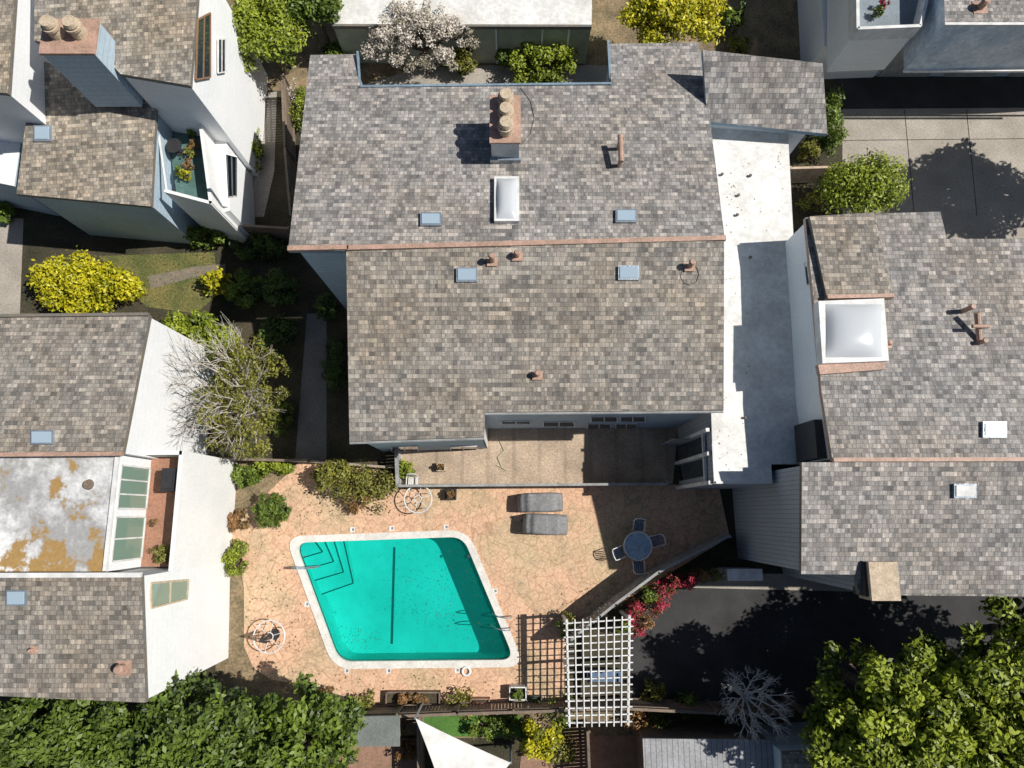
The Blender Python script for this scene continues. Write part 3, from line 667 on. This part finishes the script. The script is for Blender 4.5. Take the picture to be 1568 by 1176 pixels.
# ================= PATIO FURNITURE =================
def rtable(px,py,R,umb=False):
    e=top('patio_table'); p=S(px,py,.72); g=Vector((p.x,p.y,.03)); b=B()
    b.torus((p.x,p.y,.72),R,.03,28); b.torus((p.x,p.y,.71),R*.25,.02,16)
    for i in range(6):
        a=i*math.pi/3+.3; b.cyl((p.x+math.cos(a)*R*.25,p.y+math.sin(a)*R*.25,.71),(p.x+math.cos(a)*R,p.y+math.sin(a)*R,.71),.014,n=5)
    for i in range(4):
        a=i*math.pi/2+.6; b.cyl((p.x+math.cos(a)*R*.8,p.y+math.sin(a)*R*.8,.7),(p.x+math.cos(a)*R*.75,p.y+math.sin(a)*R*.75,.03),.018,n=6)
    if umb:
        b.cyl(g,g+Vector((0,0,1.9)),.025,m=1); b.cyl(g,g+Vector((0,0,.12)),.25,.2,14,1)
        for i in range(8):
            a=i*math.pi/4; b.cyl(g+Vector((0,0,1.9)),g+Vector((math.cos(a)*.2,math.sin(a)*.2,1.0)),.02,.045,5,1)
    b.done('frame',[TRIM,DARK],e)
def wchair(q,ang,seat):
    e=top('patio_chair'); b=B(); R=Matrix.Rotation(ang,3,'Z'); L=lambda x,y,z: q+R@Vector((x,y,z))
    for i in range(5): b.box(L(0,-.17+.085*i,.44),(.42,.06,.025),ang)
    for i in range(5): b.box(L(-.26,-.16+.08*i,.7),(.02,.04,.46),ang,tilt=-.12)
    for sx in(-.2,.2):
        for sy in(-.22,.22): b.cyl(L(sx,sy,.03),L(sx,sy,.44),.016,n=6,m=1)
    b.path([L(.2,-.25,.44),L(.2,-.26,.66),L(-.22,-.25,.67),L(-.3,-.2,.95),L(-.33,0,.99),L(-.3,.2,.95),L(-.22,.25,.67),L(.2,.26,.66),L(.2,.25,.44)],.024,m=1)
    b.done('seat',[seat,TRIM],e)
rtable(640,764,.62); rtable(412,975,.68,True)
q=S(634,738,0); wchair(Vector((q.x,q.y,0)),-1.6,TRIM)
e=top('glass_dining_table'); p=S(977,836,.75); b=B(); b.torus((p.x,p.y,.74),.62,.03,30,m=1); b.cyl((p.x,p.y,.72),(p.x,p.y,.745),.6,.6,30)
b.cyl((p.x,p.y,.03),(p.x,p.y,.72),.05,m=1); b.cyl((p.x,p.y,.03),(p.x,p.y,.1),.3,.25,m=1); b.done('table',[M('blue_table_top',(.34,.48,.62),(.22,.34,.48),3,8,.2),TRIM],e)
for a in (.25,1.45,3.5,4.75): wchair(Vector((p.x+.88*math.cos(a),p.y+.88*math.sin(a),0)),a+math.pi,BLUEP)
def cover(px,py,w,d,h,rot,seed):
    e=top('covered_grill'); p=S(px,py,h*.8); nx,ny=26,13; v=[];f=[]; R=Matrix.Rotation(rot,3,'Z'); rg=random.Random(seed)
    for i in range(nx+1):
        for j in range(ny+1):
            x=i/nx*2-1;y=j/ny*2-1; ex=max(abs(x),abs(y))
            hh=h*(1-max(0,(ex-.86)/.14)**2.5*.98) if ex>.86 else h
            sh=-.20*h*(1/(1+math.exp(-(abs(x)-.6)*26)))-.05*h*y+.02*math.sin(9*x+seed)+.015*math.sin(14*y+5*x)
            v.append(Vector((p.x,p.y,0))+R@Vector((x*w/2*(1-.04*y*y),y*d/2*(1-.22*max(0,abs(x)-.6)),max(.03,hh+(sh if ex<.93 else 0)+rg.uniform(-.015,.015)))))
    for i in range(nx):
        for j in range(ny): a=i*(ny+1)+j; f.append((a,a+ny+1,a+ny+2,a+1))
    mk('fabric_cover',v,f,COVER,e,smooth=True)
    b=B()
    for sx in(-1,1):
        for sy in(-1,1):
            o=Vector((p.x,p.y,0))+R@Vector((sx*w*.4,sy*d*.38,0)); b.cyl(o+Vector((0,0,.03)),o+Vector((0,0,.3)),.04)
    b.done('legs',[DARK],e)
cover(828,769,2.15,.9,1.05,.02,1); cover(836,803,2.1,.95,1.1,-.04,2)
def planter(px,py,w,d,h,mat,leaf):
    e=top('planter_box'); p=S(px,py,h); b=B()
    for sx,sy,ww,dd_ in((0,-d/2,w,.05),(0,d/2,w,.05),(-w/2,0,.05,d+.05),(w/2,0,.05,d+.05)): b.box((p.x+sx,p.y+sy,h/2+.02),(ww,dd_,h))
    b.box((p.x,p.y,h*.4),(w-.06,d-.06,h*.7),m=1); b.done('box',[mat,SOIL],e); SEED[0]+=1
    leaves('plants',(p.x,p.y,h+.15),(w*.45,d*.4,.2),int(700*w),.05,leaf,SEED[0],14,e)
planter(632,1070,2.3,.5,.4,WOOD,LR); planter(690,757,.45,.45,.35,DARK,LR); planter(675,715,.35,.35,.3,POT,LR); planter(793,1062,.7,.5,.5,TRIM,LG)
planter(735,1080,.8,.5,.35,RED,LM); planter(820,1075,.5,.4,.35,TEALF,LG)
e=top('garden_hose'); P=[S(x,y,.05) for x,y in((765,675),(772,690),(762,700),(768,715),(775,720),(760,712))]; b=B(); b.path(P,.02); b.done('hose',[M('hose_cream',(.5,.48,.35),None)],e)
e=top('deck_drain'); b=B()
for x,y in((783,792),(800,797),(718,852)): b.cyl(S(x,y,.031),S(x,y,.04),.07)
b.done('grate',[DARK],e)
e=top('shade_sail'); P=[S(636,1100,2.8),S(782,1168,2.4),S(700,1290,2.8)]; N=8
c_=sum(P,Vector())/3
vv=[];ff=[]
for i in range(N+1):
    for j in range(N+1-i):
        a,b_=i/N,j/N; q=P[0]*(1-a-b_)+P[1]*a+P[2]*b_; sag=(1-a-b_)*a+a*b_+(1-a-b_)*b_; q=q.lerp(c_,.25*sag*(1 if min(a,b_,1-a-b_)<.01 else .6)); q.z-=.5*sag; vv.append(q)
idx={};k=0
for i in range(N+1):
    for j in range(N+1-i): idx[i,j]=k;k+=1
for i in range(N):
    for j in range(N-i):
        ff.append((idx[i,j],idx[i+1,j],idx[i,j+1]))
        if i+j<N-1: ff.append((idx[i+1,j],idx[i+1,j+1],idx[i,j+1]))
mk('sail',vv,ff,SHADE,e,smooth=True); b=B()
for q in P: b.cyl((q.x,q.y,0),q,.05)
b.done('posts',[METAL],e)
e=top('garden_shed'); tp=pxpoly([(984,1131),(1188,1133),(1200,1260),(990,1260)],2.6); solid('roof',tp,('t',.08),[CORR,GFEN],e,1); solid('walls',[Vector((q.x,q.y,2.51)) for q in inset(tp,.15)],0,[WOOD],e)
e=top('garden_shed'); tp=pxpoly([(522,1098),(612,1096),(612,1143),(522,1143)],2.2); solid('roof',tp,('t',.08),[M('felt_roof',(.2,.22,.21),None),GFEN],e,1); solid('walls',[Vector((q.x,q.y,2.11)) for q in inset(tp,.12)],0,[WOOD],e)
e=top('blue_house'); tp=pxpoly([(1195,1150),(1500,1135),(1500,1300),(1205,1300)],3.4); solid('walls',tp,0,[SH2,BLUE],e,1); solid('roof',[q+Vector((0,0,.15)) for q in tp],('t',.14),[SH2,FASD],e,1)

# ================= TREES & SHRUBS =================
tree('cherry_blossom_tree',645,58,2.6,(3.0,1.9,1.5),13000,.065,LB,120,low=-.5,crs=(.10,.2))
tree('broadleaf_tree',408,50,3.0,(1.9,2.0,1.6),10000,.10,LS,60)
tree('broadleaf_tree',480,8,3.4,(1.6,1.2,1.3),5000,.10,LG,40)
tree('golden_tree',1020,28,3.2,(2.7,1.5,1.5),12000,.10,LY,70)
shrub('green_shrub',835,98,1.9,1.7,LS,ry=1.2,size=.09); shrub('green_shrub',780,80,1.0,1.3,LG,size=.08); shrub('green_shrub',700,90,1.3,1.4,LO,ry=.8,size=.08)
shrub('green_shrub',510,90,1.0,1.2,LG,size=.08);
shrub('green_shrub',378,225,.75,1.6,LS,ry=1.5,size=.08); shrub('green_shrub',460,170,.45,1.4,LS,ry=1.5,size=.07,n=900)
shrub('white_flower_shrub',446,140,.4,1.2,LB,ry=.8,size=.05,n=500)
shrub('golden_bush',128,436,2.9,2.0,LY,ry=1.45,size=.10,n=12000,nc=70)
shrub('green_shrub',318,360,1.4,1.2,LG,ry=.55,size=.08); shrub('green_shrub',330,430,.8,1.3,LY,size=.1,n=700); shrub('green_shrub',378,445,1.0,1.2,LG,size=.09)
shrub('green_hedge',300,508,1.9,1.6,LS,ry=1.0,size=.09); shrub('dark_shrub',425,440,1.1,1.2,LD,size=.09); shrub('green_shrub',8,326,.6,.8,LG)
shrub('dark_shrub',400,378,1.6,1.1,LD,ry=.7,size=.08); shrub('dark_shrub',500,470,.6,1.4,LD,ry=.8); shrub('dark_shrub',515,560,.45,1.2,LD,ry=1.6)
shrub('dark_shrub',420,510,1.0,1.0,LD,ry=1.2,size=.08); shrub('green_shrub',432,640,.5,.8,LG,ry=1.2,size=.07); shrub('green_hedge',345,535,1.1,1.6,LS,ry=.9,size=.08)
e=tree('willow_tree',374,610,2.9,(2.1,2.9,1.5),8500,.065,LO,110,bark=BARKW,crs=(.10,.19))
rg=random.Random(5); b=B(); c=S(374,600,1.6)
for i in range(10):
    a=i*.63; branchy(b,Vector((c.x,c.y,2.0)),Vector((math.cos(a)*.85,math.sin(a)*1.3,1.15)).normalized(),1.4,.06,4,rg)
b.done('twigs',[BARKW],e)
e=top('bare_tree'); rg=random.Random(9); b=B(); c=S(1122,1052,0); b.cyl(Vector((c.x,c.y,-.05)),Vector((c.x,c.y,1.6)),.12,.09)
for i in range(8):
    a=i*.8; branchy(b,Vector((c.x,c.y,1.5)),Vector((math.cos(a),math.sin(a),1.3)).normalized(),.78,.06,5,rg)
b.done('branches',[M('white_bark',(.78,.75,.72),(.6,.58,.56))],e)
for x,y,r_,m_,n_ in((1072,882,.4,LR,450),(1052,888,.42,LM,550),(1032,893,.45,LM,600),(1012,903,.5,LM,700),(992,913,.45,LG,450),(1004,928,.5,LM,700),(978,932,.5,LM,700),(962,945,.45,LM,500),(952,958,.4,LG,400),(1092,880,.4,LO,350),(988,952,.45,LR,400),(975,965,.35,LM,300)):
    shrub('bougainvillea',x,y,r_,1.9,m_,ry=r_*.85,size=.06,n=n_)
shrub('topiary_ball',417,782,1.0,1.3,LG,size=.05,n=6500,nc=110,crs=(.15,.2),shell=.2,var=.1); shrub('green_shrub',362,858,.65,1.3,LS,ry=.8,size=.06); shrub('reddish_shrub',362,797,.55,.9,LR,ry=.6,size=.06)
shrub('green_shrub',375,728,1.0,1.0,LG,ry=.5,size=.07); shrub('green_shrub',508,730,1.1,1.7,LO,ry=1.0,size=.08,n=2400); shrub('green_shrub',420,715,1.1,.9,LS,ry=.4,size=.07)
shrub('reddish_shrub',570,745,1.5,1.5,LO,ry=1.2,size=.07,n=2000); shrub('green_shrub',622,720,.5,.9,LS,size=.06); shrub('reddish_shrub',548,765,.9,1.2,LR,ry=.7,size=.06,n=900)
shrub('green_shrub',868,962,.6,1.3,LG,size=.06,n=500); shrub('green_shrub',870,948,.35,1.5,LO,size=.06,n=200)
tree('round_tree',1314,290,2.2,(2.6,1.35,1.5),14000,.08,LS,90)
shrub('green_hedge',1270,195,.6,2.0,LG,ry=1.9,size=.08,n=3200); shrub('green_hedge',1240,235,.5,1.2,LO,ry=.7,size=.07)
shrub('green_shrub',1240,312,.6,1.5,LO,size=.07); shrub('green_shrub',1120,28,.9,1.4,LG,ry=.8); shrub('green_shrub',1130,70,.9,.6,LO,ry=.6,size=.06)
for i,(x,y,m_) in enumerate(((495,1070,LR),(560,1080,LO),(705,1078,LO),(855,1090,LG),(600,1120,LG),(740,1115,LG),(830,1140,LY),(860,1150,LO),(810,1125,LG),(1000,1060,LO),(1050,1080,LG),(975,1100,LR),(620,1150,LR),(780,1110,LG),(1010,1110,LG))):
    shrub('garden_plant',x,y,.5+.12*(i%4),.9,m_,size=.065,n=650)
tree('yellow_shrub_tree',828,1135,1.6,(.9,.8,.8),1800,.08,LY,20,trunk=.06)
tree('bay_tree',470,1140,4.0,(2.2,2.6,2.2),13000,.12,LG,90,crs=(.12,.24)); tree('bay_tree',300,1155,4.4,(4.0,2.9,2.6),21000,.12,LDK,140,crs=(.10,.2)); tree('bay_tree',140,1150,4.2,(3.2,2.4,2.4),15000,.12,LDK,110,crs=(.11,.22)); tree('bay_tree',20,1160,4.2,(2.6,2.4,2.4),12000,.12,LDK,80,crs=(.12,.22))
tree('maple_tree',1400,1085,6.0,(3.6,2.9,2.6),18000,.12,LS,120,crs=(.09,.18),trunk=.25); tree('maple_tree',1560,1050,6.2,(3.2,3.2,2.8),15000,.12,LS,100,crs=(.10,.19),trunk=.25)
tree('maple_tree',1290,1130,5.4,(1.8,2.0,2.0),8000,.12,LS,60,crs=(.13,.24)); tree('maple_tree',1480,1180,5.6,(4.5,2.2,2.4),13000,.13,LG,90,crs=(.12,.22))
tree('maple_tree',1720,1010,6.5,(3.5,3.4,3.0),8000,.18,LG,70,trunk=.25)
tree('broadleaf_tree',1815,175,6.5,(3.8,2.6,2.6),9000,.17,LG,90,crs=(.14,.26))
